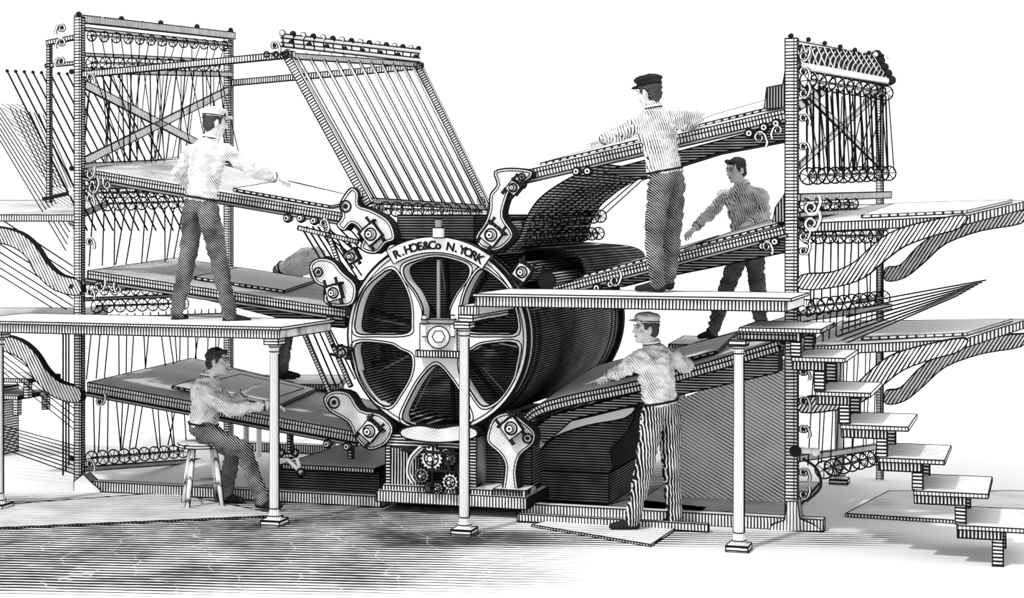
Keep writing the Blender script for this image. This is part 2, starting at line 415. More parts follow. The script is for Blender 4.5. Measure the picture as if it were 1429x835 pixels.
feedboard('feed_board_a',[(118,236),(480,298)],[(258,218),(535,284)],2.0,0.075,[(.05,.04),(.1,.03),(.9,.03),(.8,.05),(.85,.03)],WOODD,[(.55,.12,.93,.85,0)],None,[(130,262,-.08,.05,1,-1),(150,258,-.08,.035,-1,-1),(452,312,-.08,.04,1,1)])
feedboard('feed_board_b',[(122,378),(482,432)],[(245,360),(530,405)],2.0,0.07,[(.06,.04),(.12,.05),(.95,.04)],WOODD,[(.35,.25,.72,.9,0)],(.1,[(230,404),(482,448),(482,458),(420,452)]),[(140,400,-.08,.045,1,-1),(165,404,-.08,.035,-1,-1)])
feedboard('feed_board_c',[(122,534),(500,604)],[(268,500),(545,566)],2.0,0.09,[(.9,.05),(.97,.04)],WOOD,[(.25,.2,.66,.9,0),(.30,.28,.60,.82,0.02)],None,[(140,560,-.08,.045,1,-1)])
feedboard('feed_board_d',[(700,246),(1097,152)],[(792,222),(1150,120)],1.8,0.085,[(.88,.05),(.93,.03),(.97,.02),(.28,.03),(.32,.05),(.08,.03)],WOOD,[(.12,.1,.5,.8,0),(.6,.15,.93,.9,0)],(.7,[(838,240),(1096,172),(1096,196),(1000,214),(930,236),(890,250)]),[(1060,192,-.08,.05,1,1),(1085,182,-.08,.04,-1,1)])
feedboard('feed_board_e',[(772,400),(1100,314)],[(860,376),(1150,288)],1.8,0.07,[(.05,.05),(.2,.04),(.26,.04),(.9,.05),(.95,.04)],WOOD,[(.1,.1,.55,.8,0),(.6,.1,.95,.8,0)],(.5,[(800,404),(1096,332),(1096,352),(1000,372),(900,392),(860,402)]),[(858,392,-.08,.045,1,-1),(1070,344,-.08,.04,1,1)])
b=B()
prof=crom([(722,590),(750,566),(800,551),(890,532),(990,505),(1086,476)],5,False)
for i in range(len(prof)-1):
    p,q=prof[i],prof[i+1]
    f0=G(*p,0);f1=G(*q,0);k0=f0+dd*1.8+ZZ*0.16;k1=f1+dd*1.8+ZZ*0.16
    dn=ZZ*-0.09
    b.add([f0,f1,k1,k0,f0+dn,f1+dn,k1+dn,k0+dn],[(0,1,2,3),(4,5,6,7),(0,4,5,1),(3,2,6,7)],[WOOD,DARKH,tick(f1-f0,.5),DARKH])
for dz in (0,-.04,-.09): b.ink([G(*p,0)+ZZ*dz-dd*.003 for p in prof],.0055)
b.ink([G(*p,0)+dd*1.8+ZZ*.16 for p in prof],.005)
b.plate([G(x,y,.35) for x,y in [(742,602),(770,580),(900,546),(1086,492),(1086,520),(1000,540),(900,562),(800,585),(760,620)]],dd*.25,DARKH,BLACK)  # dark wedge put in as shade below the curved board
q0,q1=G(850,541,0.3)+ZZ*.06,G(1000,503,0.3)+ZZ*.06
b.box8([q0,q1,q1+dd*1+ZZ*.09,q0+dd*1+ZZ*.09]+[p+ZZ*.02 for p in (q0,q1,q1+dd*1+ZZ*.09,q0+dd*1+ZZ*.09)],(tick((1,1,0),.4,.03),PAPER,PAPER))
b.done('feed_board_f',press)
# curved sheet guides right of the drum
b=B()
def guide(prof,t0,t1,mat,n=5,inkn=0):
    P=crom(prof,n,False)
    vs=[G(*p,0)+dd*t0 for p in P]+[G(*p,0)+dd*t1 for p in P]; k=len(P)
    b.add(vs,[(i,i+1,k+i+1,k+i) for i in range(k-1)],mat,True)
    b.ink(vs[:k],.006); b.ink(vs[k:],.005)
    for j in range(inkn):
        t=t0+(t1-t0)*(j+1)/(inkn+1); b.ink([G(*p,0)+dd*t for p in P],.0045)
guide([(838,228),(790,250),(752,276),(732,305),(722,332),(702,352)],0.05,2.3,DARKH,5,10)
guide([(765,398),(740,420),(730,450)],0.1,2.2,VDARK,5,3)
guide([(690,345),(730,348),(770,352),(792,362),(800,385)],0.4,2.8,VDARK,5,0)
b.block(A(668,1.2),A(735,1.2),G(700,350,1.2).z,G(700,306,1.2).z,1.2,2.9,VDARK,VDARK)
b.row(G(738,312,.2),G(838,302,2.2),10,.06); b.row(G(740,332,.2),G(835,326,2.2),10,.06)
b.tapes(G(742,305,.2),G(845,298,2.2),G(815,262,.2),G(898,250,2.2),9)
b.row(G(538,292,.15),G(672,296,2.8),11,.065)
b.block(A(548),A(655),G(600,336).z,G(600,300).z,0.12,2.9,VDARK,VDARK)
b.tapes(G(420,316,.1),G(458,316,1.5),G(470,400,.1),G(505,385,1.5),6,.009)
b.tapes(G(446,322,.2),G(500,318,1.5),G(486,352,.2),G(520,345,1.5),5,.008)
b.tapes(G(420,446,.1),G(456,450,1.5),G(460,545,.1),G(496,530,1.5),5,.009)
for p,q in [(G(416,318,0),G(500,338,0)),(G(455,318,0),G(482,392,0)),(G(418,450,0),G(462,552,0)),(G(450,448,0),G(490,540,0))]: b.beam(p,q,.02,.035,tick(q-p,.4))
b.done('sheet_guides',press)
# =================================================================== SHEET FLYER RACK
b=B()
b.beam(G(398,72,0),G(515,285,0),0.05,0.07,tick((.5,0,-.85),.5)); b.beam(G(580,84,2.9),G(682,292,2.9),0.05,0.07,tick((.5,0,-.85),.5))
for dy in (0,12):
    b.tube([G(392,50+dy,0),G(586,72+dy,2.9)],0.018,WHITE,8)
    for e in (-3,3): b.ink([G(392,50+dy+e,-.02),G(586,72+dy+e,2.88)],.006)
for i in range(16):
    p=G(394,46,0).lerp(G(584,68,2.9),i/15); q=G(396,66,0).lerp(G(584,86,2.9),i/15)
    b.ball(p,0.024,BLACK if i%2 else WHITE,6); b.ring(p,.027,.006,n=10); b.tube([p,q],.008,BLACK,5)
    if i%2: b.scroll(394+12.4*i,58+1.4*i,2.9*i/15,.022,1,1,1.1,.006,1.2)
b.beam(G(402,78,0),G(580,90,2.9),0.05,0.05,tick(dd,.5)); b.beam(G(510,280,0),G(678,290,2.9),0.05,0.05,tick(dd,.5))
n=11
for i in range(n):
    f=(i+.6)/n
    p0=G(404,80,0).lerp(G(580,88,2.9),f); p1=G(514,278,0).lerp(G(680,288,2.9),f)
    b.tube([p0-V((.04,0,-.06)),p1],0.013,WHITE,6)
    o=V((-.013,-.012,0)); b.ink([p0+o,p1+o],.0065); o=V((.013,-.012,0)); b.ink([p0+o,p1+o],.0045)
b.beam(G(117,104,0),G(410,76,0),0.05,0.055,tick(rr,.5)); b.beam(G(322,116,2.9),G(590,92,2.9),0.05,0.06,tick(rr,.55))
for x in (372,385,398): b.ring(G(x,76,-.05),.025,.008)
b.scroll(500,272,-.06,.045,-1,1); b.scroll(672,280,2.8,.05,1,1); b.scroll(384,64,-.06,.04,1,1)
b.done('sheet_flyer_rack',press)
# =================================================================== LEFT TOWER
towL=empty('feeder_tower')
b=B()
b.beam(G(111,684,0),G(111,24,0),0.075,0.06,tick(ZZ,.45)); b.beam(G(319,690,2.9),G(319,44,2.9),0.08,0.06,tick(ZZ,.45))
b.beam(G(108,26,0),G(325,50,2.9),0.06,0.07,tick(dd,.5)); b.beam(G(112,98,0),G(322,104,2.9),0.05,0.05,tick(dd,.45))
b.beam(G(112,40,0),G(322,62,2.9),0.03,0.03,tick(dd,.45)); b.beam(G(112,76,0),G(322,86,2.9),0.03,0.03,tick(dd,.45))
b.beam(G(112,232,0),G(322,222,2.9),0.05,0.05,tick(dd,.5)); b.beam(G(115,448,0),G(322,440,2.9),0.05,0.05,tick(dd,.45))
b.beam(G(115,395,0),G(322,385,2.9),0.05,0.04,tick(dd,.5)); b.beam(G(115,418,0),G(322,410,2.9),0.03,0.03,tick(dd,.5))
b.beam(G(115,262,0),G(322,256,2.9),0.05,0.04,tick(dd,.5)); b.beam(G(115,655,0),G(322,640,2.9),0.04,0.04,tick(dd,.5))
for y0,y1 in ((118,222),(225,126)):
    D=G(318,y1,2.85)-G(118,y0,.05)
    b.beam(G(118,y0,.05),G(318,y1,2.85),0.02,0.075,tick(D,.32))
b.plate([G(x,y,-.06) for x,y in [(103,690),(103,672),(116,662),(126,672),(140,684),(140,690)]],dd*.12,WHITE)
b.row(G(128,50,.15),G(312,64,2.7),13,.05); b.row(G(128,88,.15),G(300,92,2.5),11,.062)
b.row(G(128,270,.15),G(252,268,1.8),10,.05); b.row(G(150,285,.3),G(256,282,1.9),8,.065)
b.row(G(130,405,.15),G(256,404,1.9),10,.05); b.row(G(135,428,.2),G(256,424,1.9),9,.062); b.row(G(128,640,.15),G(255,630,1.9),10,.068)
b.tapes(G(128,52,.15),G(312,66,2.7),G(130,90,.1),G(305,95,2.6),16,.005,.05)
b.tapes(G(128,92,.15),G(305,96,2.5),G(128,228,.15),G(305,225,2.5),15,.007,.12)
b.tapes(G(128,92,.15),G(305,96,2.5),G(150,228,.15),G(325,225,2.5),9,.005,.2)
b.tapes(G(130,292,.15),G(256,288,1.9),G(130,372,.15),G(250,366,1.9),10,.007,.08)
b.tapes(G(130,440,.15),G(310,430,2.7),G(130,530,.15),G(310,515,2.7),18,.007,.1)
b.tapes(G(130,92,1.2),G(310,96,2.8),G(126,228,1.2),G(300,222,2.8),16,.005,.15)
b.row(G(136,246,.1),G(300,236,2.6),12,.05)
b.tapes(G(130,545,.15),G(256,560,1.9),G(130,632,.15),G(256,622,1.9),14,.007,.1)
for y in (100,235,270,330,400,445,640):
    b.ball(G(100,y,-.04),0.026,BLACK if y%3 else WHITE,6); b.scroll(126,y+8,-.05,.04,1,-1 if y%2 else 1)
for i in range(9):
    p=G(110,20,0).lerp(G(322,42,2.9),i/8); b.ball(p,.028,WHITE if i%2 else BLACK,6); b.tube([p,p-ZZ*.06],.01,BLACK,5)
for x,y in ((96,40),(96,60),(95,86)): b.scroll(x-10,y,-.03,.05,-1,1,1.3,.012,1.0)
b.beam(G(69,58,.2),G(69,282,.2),0.04,0.03,tick(ZZ,.5)); b.beam(G(66,60,.2),G(106,52,.2),.04,.04); b.beam(G(64,92,.2),G(106,88,.2),.03,.03)
b.tube([G(60,278,.2),G(104,268,.2)],.02,BLACK,8)
for i in range(14):
    t=0.2+.15*i; x=10+12*i
    b.tube([G(x,99+i*.6,t),G(x+112,322,t)],.009,INK,5)
    b.ball(G(x,99+i*.6,t),.018,BLACK,5)
b.add([G(0,145,1.0),G(34,145,1.0),G(108,290,1.0),G(108,330,1.0)],[(0,1,2,3)],MIDD)
b.tapes(G(14,150,.3),G(60,160,1.4),G(70,262,.3),G(104,262,1.4),8,.006)
b.tapes(G(0,196,.3),G(0,150,1.6),G(92,350,.3),G(102,300,1.6),7,.006)
b.tapes(G(-20,292,.2),G(-20,372,1.6),G(102,372,.2),G(102,448,1.6),8,.007)
b.tapes(G(-20,470,.2),G(-20,500,1.6),G(104,560,.2),G(104,600,1.6),5,.006)
b.tapes(G(-20,618,.2),G(-20,588,1.6),G(104,662,.2),G(104,622,1.6),8,.006)
b.tapes(G(88,450,.3),G(96,450,1),G(88,664,.3),G(96,650,1),3,.009)
def ltable(dy,h=0):
    q=[G(-60,300+dy,-.02),G(104,300+dy,-.02),G(150,280+dy,1.6),G(-20,280+dy,1.6)]
    b.board(q,.06,WOODD,tick(rr,.5))
    Lp=crom([(-60,312),(-10,316),(25,324),(48,342),(64,366),(84,384),(110,392),(110,412),(76,405),(50,382),(36,358),(16,344),(-10,338),(-60,336)],3)
    b.plate([G(x,y+dy,-.05) for x,y in Lp],dd*.08,tick((1,0,.5),.42),BLACK)
ltable(0); ltable(150)
b.done('tower_frame',towL)
# =================================================================== RIGHT TOWER
towR=empty('feeder_tower')
b=B()
b.beam(G(1105,736,0),G(1105,54,0),0.10,0.07,tick(ZZ,.5)); b.beam(G(1228,700,2.9),G(1228,94,2.9),0.06,0.06,tick(ZZ,.3))
b.plate([G(x,y,-.08) for x,y in [(1072,742),(1078,732),(1095,726),(1098,700),(1113,700),(1116,724),(1135,732),(1148,742)]],dd*.16,tick(rr,.4))
q=[G(1108,62,0),G(1118,90,0),G(1248,112,2.9),G(1222,76,2.9)]
b.plate(q,ZZ*-.03,DARKV)
b.tube([G(1100,52,0),G(1222,74,2.9)],.025,WHITE,8); b.ink([G(1100,50,-.03),G(1222,72,2.87)],.006); b.ink([G(1100,55,-.03),G(1222,77,2.87)],.006)
b.tube([G(1118,92,0),G(1246,114,2.9)],.03,WHITE,8); b.ink([G(1118,95,-.03),G(1246,117,2.87)],.006)
for i in range(14):
    p=G(1104,50,0).lerp(G(1240,80,2.9),i/13); b.ball(p,.022,WHITE if i%2 else BLACK,6)
    p0=G(1108,60,0).lerp(G(1224,78,2.9),i/13); p1=G(1118,90,0).lerp(G(1246,112,2.9),i/13); b.tube([p0,p1],.014,WHITE,5); b.ink([p0-dd*.015,p1-dd*.015],.006)
for i in range(5):
    b.ball(G(1224+i*5,76+i*9,2.7),.045,BLACK,6)
b.row(G(1128,112,.15),G(1236,130,2.8),10,.07); b.row(G(1128,246,.15),G(1240,242,2.8),11,.07)
b.tapes(G(1126,118,.15),G(1236,134,2.8),G(1126,240,.15),G(1238,238,2.8),15,.009,.03)
b.tapes(G(1126,130,1.5),G(1236,140,2.8),G(1146,236,1.5),G(1200,238,2.8),8,.006,.03)
b.tapes(G(1130,118,.15),G(1240,134,2.8),G(1136,240,.15),G(1246,238,2.8),11,.006,.02)
for y0,y1 in ((120,232),(232,128)):
    D=G(1228,y1,2.8)-G(1115,y0,.1); b.beam(G(1115,y0,.1),G(1228,y1,2.8),.02,.05,tick(D,.3))
b.beam(G(1112,92,0),G(1240,116,2.9),.05,.04,tick(dd,.5))
b.beam(G(1112,276,0),G(1240,272,2.9),.06,.06,tick(dd,.5)); b.beam(G(1112,300,0),G(1240,292,2.9),.05,.04,tick(dd,.5))
b.row(G(1128,330,.15),G(1232,330,2.8),9,.062); b.row(G(1126,430,.15),G(1232,416,2.8),10,.07); b.row(G(1150,656,.5),G(1232,636,2.8),8,.075)
b.row(G(1124,286,.1),G(1190,284,1.6),6,.05)
b.tapes(G(1128,335,.15),G(1232,335,2.8),G(1128,425,.15),G(1232,412,2.8),12,.007,.03)
b.tapes(G(1140,440,.15),G(1232,425,2.8),G(1128,650,.15),G(1225,635,2.8),12,.006,.03)
b.beam(G(1112,445,0),G(1240,428,2.9),.06,.05,tick(dd,.5)); b.beam(G(1112,640,0),G(1235,622,2.9),.05,.05,tick(dd,.5))
b.beam(G(1112,322,0),G(1236,318,2.9),.05,.04,tick(dd,.5))
for y in (78,100,130,165,205,330,350,520,560,600,660,690): b.scroll(1122,y,-.06,.04,1,-1 if (y//10)%2 else 1)
for y in (290,312): b.scroll(1132,y,-.08,.06,1,-1,1.6,.014)
b.tube([G(1105,628,-.1),G(1140,630,-.1)],.026,WHITE,8); b.ball(G(1110,630,-.13),.05,BLACK,6); b.ball(G(1138,631,-.13),.035,WHITE,6)
b.tube([G(*p,-.1) for p in crom([(1120,640),(1140,655),(1145,680),(1125,700)],4,False)],.012,BLACK,8)
b.plate([G(x,y,.1) for x,y in [(1066,152),(1070,122),(1092,118),(1096,96),(1098,150)]],dd*.5,DARKV)
b.plate([G(x,y,.1) for x,y in [(1078,310),(1082,290),(1096,268),(1098,310)]],dd*.5,DARKV)
b.add([G(940,560,1.2),G(1095,500,1.2),G(1095,720,1.2),G(930,690,1.2)],[(0,1,2,3)],MIDD)
b.done('tower_frame',towR)
for k,dy in enumerate((0,172)):
    b=B()
    q=[G(1122,312+dy,-.02),G(1345,302+dy,-.02)]
    q+=[q[1]+rr*.46+dd*2.2+ZZ*(.14-.1*k),q[0]+dd*2.5+ZZ*(.16-.1*k)]
    b.board(q,.07,WOOD,tick(rr,.5))
    Lp=crom([(1346,300),(1340,318),(1300,330),(1262,344),(1232,366),(1205,388),(1170,400),(1118,404),(1118,384),(1160,380),(1192,366),(1215,345),(1240,326),(1280,312)],3)
    b.plate([G(x,y+dy,-.05) for x,y in Lp],dd*.08,tick((1,0,-.6),.46),BLACK)
    Lp=crom([(1430,294),(1425,312),(1370,322),(1320,340),(1290,366),(1262,388),(1236,392),(1236,374),(1256,370),(1280,345),(1310,324),(1360,304)],3)
    b.plate([G(x,y+dy,2.2) for x,y in Lp],dd*.08,tick((1,0,-.6),.46),BLACK)
    e=ZZ*.006
    for (u0,u1,v0,v1,hh) in ((.32,.95,.14,.86,.022),):
        uv=lambda u,v:q[0].lerp(q[1],u).lerp(q[3].lerp(q[2],u),v)+e
        c=[uv(u0,v0),uv(u1,v0+.02),uv(u1+.01,v1),uv(u0+.02,v1-.02)]
        b.box8(c+[p+ZZ*hh for p in c],(tick((1,1,0),.3,.035),PAPER,PAPER),.003)
    b.done('delivery_table',towR)
b=B()
for i in range(8):
    t=.2+.3*i
    p0=G(1160+4*i,488-9*i,t); p1=G(1338+5.5*i,412-3*i,t)
    b.tube([p0,p1],.009,WHITE,6); b.ink([p0-dd*.010,p1-dd*.010],.0055)
b.done('fly_rods',towR)
# =================================================================== PLATFORMS
def post(b,p,ztop,r=0.036):
    x,y=p.x,p.y; bs=V((x,y,0))
    for h0,h1,w in ((0,.05,.17),(ztop-.05,ztop,.13)):
        h=w/2; c=[bs+rr*a*h+dd*t*h+ZZ*h0 for a,t in ((-1,-1),(1,-1),(1,1),(-1,1))]
        b.box8(c+[q+ZZ*(h1-h0) for q in c],(tick(ZZ,.5),WHITE,BLACK))
    b.lathe(bs,ZZ,[(.05,.064),(.08,.056),(.10,.044),(.14,.040),(ztop-.13,r),(ztop-.11,.044),(ztop-.09,.037),(ztop-.07,.048),(ztop-.05,.055)],POSTM,16,(1,3,5,7))
    b.ink([bs+ZZ*.14-rr*.040,bs+ZZ*(ztop-.13)-rr*r],.006); b.ink([bs+ZZ*.14+rr*.040,bs+ZZ*(ztop-.13)+rr*r],.008)
POSTM=hatch('turned_post',(1,0,0),.016,.16,wob=.2,dutyn=.05)
b=B()
zl=1.624; tf=-1.17
b.block(A(-60,tf),A(390,tf),zl-.075,zl,tf,-.12,tick(rr,.5),PLANK)
b.block(A(-60,tf),A(390,tf)+.025,zl-.0,zl+.022,tf-.03,-.10,tick(rr,.3),PLANK)
post(b,ML(A(383,-1.1),0,-1.1),zl-.075); post(b,ML(A(-1,-1.1),0,-1.1),zl-.075)
b.done('work_platform')
b=B()
zr=1.94; tf=-1.08; tb=-.15
b.block(A(663,tf),A(1098,tf),zr-.10,zr-.02,tf,tb,tick(rr,.5),WHITE)
b.block(A(663,tf)-.01,A(1105,tf),zr-.02,zr,tf-.03,tb+.02,WHITE,PLANK)
b.block(A(640,tf),A(668,tf),zr-.17,zr-.10,tf,tb,tick(rr,.5),WHITE)
b.block(A(640,tf),A(660,tf),zr-.23,zr-.17,tf,tb,tick(ZZ,.5),WHITE)
post(b,ML(A(648,-1.02),0,-1.02),zr-.23); post(b,ML(A(1031,-1.02),0,-1.02),1.62)
b.done('work_platform')
b=B()
tr=[(1037,457),(1110,498),(1143,546),(1178,592),(1230,638),(1280,684),(1340,732),(1392,775)]
tf=-1.05
for i in range(7):
    x0,y0=tr[i];x1,y1=tr[i+1]
    z=G(x0,y0,tf).z; z1=G(x1,y1,tf).z; a0=A(x0,tf);a1=A(x1,tf)
    b.block(a0-.02,a1+.20,z-.03,z,tf-.06,tf+.80,tick(rr,.35),PLANK)
    for t in (tf-.0,tf+.72):
        b.block(a0-.02,a1+.04,z-.10,z-.03,t,t+.05,tick(rr,.6),WHITE)
        zb=z1 if i<6 else 0
        b.block(a1-.035,a1+.04,zb,z-.10,t,t+.05,tick(ZZ,.6),WHITE)
b.block(A(1030,tf),A(1112,tf),1.62,1.66,tf,tf+.75,tick(rr,.5),WHITE)
b.done('staircase')
b=B()
zq=1.37
c=[V((1.45,1.9,zq-.08)),V((3.0,1.4,zq-.08)),V((3.25,2.5,zq-.08)),V((1.7,3.0,zq-.08))]
b.box8(c+[p+ZZ*.08 for p in c],(tick(rr,.5),WOOD,BLACK))
for p in (c[0]+V((.12,.1,0)),c[2]-V((.12,.1,0))): post(b,V((p.x,p.y,0)),zq-.08)
b.done('rear_platform')
b=B()
for i,(x0,x1,y) in enumerate([(-60,40,528),(-60,25,552)]):
    a0,a1=A(x0,1.5),A(x1,1.5); z=G(0,y,1.5).z; b.block(a0,a1,z-.04,z,1.5,2.1,tick(rr,.5),PLANK); b.block(a1-.06,a1,z-.2,z-.04,1.5,1.56,tick(ZZ,.5)); b.block(a1-.06,a1,z-.2,z-.04,2.04,2.1,tick(ZZ,.5))
b.block(A(-60,1.5),A(-20,1.5),0,G(0,540,1.5).z-.04,1.5,2.1,tick(ZZ,.5))
b.done('rear_steps')
# =================================================================== FLOOR
m,nt,bs=newmat('engraved_floor')
tc=nt.nodes.new('ShaderNodeTexCoord'); co=tc.outputs['Object']
sx=nt.nodes.new('ShaderNodeSeparateXYZ'); nt.links.new(co,sx.inputs[0])
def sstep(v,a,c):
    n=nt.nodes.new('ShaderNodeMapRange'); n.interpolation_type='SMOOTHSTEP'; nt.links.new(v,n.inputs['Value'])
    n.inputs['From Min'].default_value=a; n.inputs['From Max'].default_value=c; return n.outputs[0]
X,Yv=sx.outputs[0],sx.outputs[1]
m1=mth(nt,'MULTIPLY',mth(nt,'MULTIPLY',sstep(X,1.3,-1.4),sstep(Yv,2.2,1.2)),sstep(Yv,-2.7,-1.9))  # left zone: shadow on the floor painted in as dark hatch
m2=mth(nt,'MULTIPLY',mth(nt,'MULTIPLY',sstep(X,-1.5,-.8),sstep(X,3.6,2.6)),mth(nt,'MULTIPLY',sstep(Yv,-.9,-.55),sstep(Yv,.1,-.2)))  # front centre zone: painted shadow strokes
m3=mth(nt,'MULTIPLY',mth(nt,'MULTIPLY',sstep(X,-1.9,-.9),sstep(X,2.5,1.8)),mth(nt,'MULTIPLY',sstep(Yv,.9,1.3),sstep(Yv,4.5,3.2)))  # shade beneath the press, painted into the floor colour
shade_msk=mth(nt,'ADD',mth(nt,'ADD',mth(nt,'MULTIPLY',m1,.74),mth(nt,'MULTIPLY',m2,.42)),mth(nt,'MULTIPLY',m3,.6))  # weights of the painted shadow zones
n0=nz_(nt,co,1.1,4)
shade_msk=mth(nt,'MULTIPLY',shade_msk,mth(nt,'ADD',mth(nt,'MULTIPLY',n0,1.6),.25))
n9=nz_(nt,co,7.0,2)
shade_msk=mth(nt,'ADD',shade_msk,mth(nt,'MULTIPLY',mth(nt,'SUBTRACT',n9,.5),mth(nt,'MULTIPLY',m1,.5)))
ln=lines(nt,co,V((.10,1,0)).normalized(),.088,mth(nt,'SUBTRACT',shade_msk,.08),.5,.04,1.4,.16)
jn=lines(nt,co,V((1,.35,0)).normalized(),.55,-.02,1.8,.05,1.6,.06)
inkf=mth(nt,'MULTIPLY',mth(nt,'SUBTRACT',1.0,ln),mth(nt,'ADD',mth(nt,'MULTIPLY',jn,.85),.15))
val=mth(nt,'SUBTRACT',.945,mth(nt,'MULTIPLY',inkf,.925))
cb=nt.nodes.new('ShaderNodeCombineColor')
for i in range(3): nt.links.new(val,cb.inputs[i])
nt.links.new(cb.outputs[0],bs.inputs['Base Color'])
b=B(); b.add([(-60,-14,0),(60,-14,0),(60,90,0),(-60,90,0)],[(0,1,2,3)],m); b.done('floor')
b=B()
def mat_(L,h,mt):
    P=[Gz(x,y,0.0) for x,y in L]; b.box8([p+ZZ*.002 for p in P]+[p+ZZ*h for p in P],(tick(rr,.5),mt,BLACK))
mat_([(742,736),(908,764),(985,712),(880,700)],.02,PLANK); b.done('floor_mat')
b=B(); mat_([(1180,722),(1500,742),(1500,690),(1240,690)],.03,WOOD); b.done('floor_plinth')
b=B(); mat_([(-60,742),(395,722),(235,690),(-60,712)],.015,WOODD); b.done('floor_duckboard')
# =================================================================== STOOL
b=B()
sy=1.15; sp=Yp(283,617,sy); sz=sp.z
b.lathe(V((sp.x-.0,sp.y,sz-.045)),ZZ,[(0,.18),(.01,.215),(.035,.22),(.045,.21)],WOOD,28,(1,2))
for k in range(4):
    a=math.pi/4+k*math.pi/2+.3; e=V((math.cos(a),math.sin(a),0))
    p0=sp+e*.13-ZZ*.03; p1=V((sp.x,sp.y,0))+e*.215
    b.tube([p0,p0.lerp(p1,.3),p0.lerp(p1,.5),p1],[.017,.022,.024,.016],WOOD,10)
    b.ink([p0-rr*.02,p1-rr*.02],.005); b.ink([p0+rr*.02,p1+rr*.02],.005)
    a2=a+math.pi/2; e2=V((math.cos(a2),math.sin(a2),0)); q=sp+e2*.13-ZZ*.03; q1=V((sp.x,sp.y,0))+e2*.215
    b.tube([p0.lerp(p1,.6),q.lerp(q1,.6)],.012,GREY,8)
b.done('wooden_stool')
# =================================================================== PEOPLE
SKIN=hatch('engraved_skin',(.4,0,1),.012,.08,light=.82,wob=.8,dutyn=.35,nscale=9)
SHIRT=hatch('engraved_shirt',(.8,.1,.55),.018,.14,light=.92,wob=2.2,dutyn=.65,nscale=5)
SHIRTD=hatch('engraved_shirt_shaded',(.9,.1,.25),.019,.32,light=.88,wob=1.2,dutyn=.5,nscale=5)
TROU=hatch('engraved_trousers',(.7,.1,.75),.016,.74,light=.7,wob=.8,dutyn=.35,nscale=4,dir2=(.7,.1,-.7),duty2=.25)
STRIPE=hatch('striped_trousers',(1,.25,.04),.022,.64,light=.8,wob=.6,dutyn=.35,nscale=4)
HAIR=hatch('dark_hair',(.6,.3,.7),.013,.8,light=.3,wob=1.0,dutyn=.2,nscale=8)
SHOE=flat('black_leather',.025,.5)
CAPL=hatch('white_cap',(.2,0,1),.014,.15,light=.92,wob=.5,dutyn=.4,nscale=8)
EYE=flat('eye_white',.85)
def caps(vs,fs,p0,r0,p1,r1,n=14):
    p0=V(p0);p1=V(p1);ax=p1-p0;L=ax.length
    if L<1e-6: ax=V((0,0,1));L=1e-6
    ax=ax/max(L,1e-9); x,y=frame(ax); o=len(vs); rings=[]
    for k in range(0,5):
        a=math.pi/2*(1-k/4); rings.append((-math.sin(a)*r0,max(math.cos(a)*r0,r0*.04)))
    for k in range(0,5):
        a=math.pi/2*k/4; rings.append((L+math.sin(a)*r1,max(math.cos(a)*r1,r1*.04)))
    for h,r in rings:
        for k in range(n):
            a=2*math.pi*k/n; vs.append(p0+ax*h+(x*math.cos(a)+y*math.sin(a))*r)
    R=len(rings)
    for i in range(R-1):
        for k in range(n):
            l=(k+1)%n; fs.append((o+i*n+k,o+i*n+l,o+(i+1)*n+l,o+(i+1)*n+k))
    fs.append(tuple(o+k for k in range(n-1,-1,-1))); fs.append(tuple(o+(R-1)*n+k for k in range(n)))
def ell(vs,fs,c,ax,n=16,m_=10):
    o=len(vs); c=V(c)
    for i in range(m_+1):
        th=math.pi*i/m_; s=max(math.sin(th),.02)
        for k in range(n):
            a=2*math.pi*k/n; vs.append(c+ax[2]*math.cos(th)+ax[0]*s*math.cos(a)+ax[1]*s*math.sin(a))
    for i in range(m_):
        for k in range(n):
            l=(k+1)%n; fs.append((o+i*n+k,o+i*n+l,o+(i+1)*n+l,o+(i+1)*n+k))
    fs.append(tuple(o+k for k in range(n-1,-1,-1))); fs.append(tuple(o+m_*n+k for k in range(n)))
def loft(vs,fs,rings,n=20):
    o=len(vs)
    for c,x,y in rings:
        for k in range(n):
            a=2*math.pi*k/n; vs.append(c+x*math.cos(a)+y*math.sin(a))
    for i in range(len(rings)-1):
        for k in range(n):
            l=(k+1)%n; fs.append((o+i*n+k,o+i*n+l,o+(i+1)*n+l,o+(i+1)*n+k))
    fs.append(tuple(o+k for k in range(n-1,-1,-1))); fs.append(tuple(o+(len(rings)-1)*n+k for k in range(n)))
def remesh(vs,fs,vox,it=4):
    import bmesh
    me=bpy.data.meshes.new('tmp'); me.from_pydata([tuple(v) for v in vs],[],fs)
    bm=bmesh.new(); bm.from_mesh(me); bmesh.ops.recalc_face_normals(bm,faces=bm.faces[:]); bm.to_mesh(me); bm.free()
    ob=bpy.data.objects.new('tmp',me); sc.collection.objects.link(ob)
    md=ob.modifiers.new('r','REMESH'); md.mode='VOXEL'; md.voxel_size=vox
    s=ob.modifiers.new('s','SMOOTH'); s.factor=.5; s.iterations=it
    dg=bpy.context.evaluated_depsgraph_get(); m2=bpy.data.meshes.new_from_object(ob.evaluated_get(dg))
    n=len(m2.vertices); co=np.empty(n*3); m2.vertices.foreach_get('co',co); co=co.reshape(-1,3)
    no=np.empty(n*3); m2.vertices.foreach_get('normal',no); no=no.reshape(-1,3)
    pol=[tuple(p.vertices) for p in m2.polygons]
    bpy.data.objects.remove(ob); bpy.data.meshes.remove(me); bpy.data.meshes.remove(m2)
    return co,no,pol
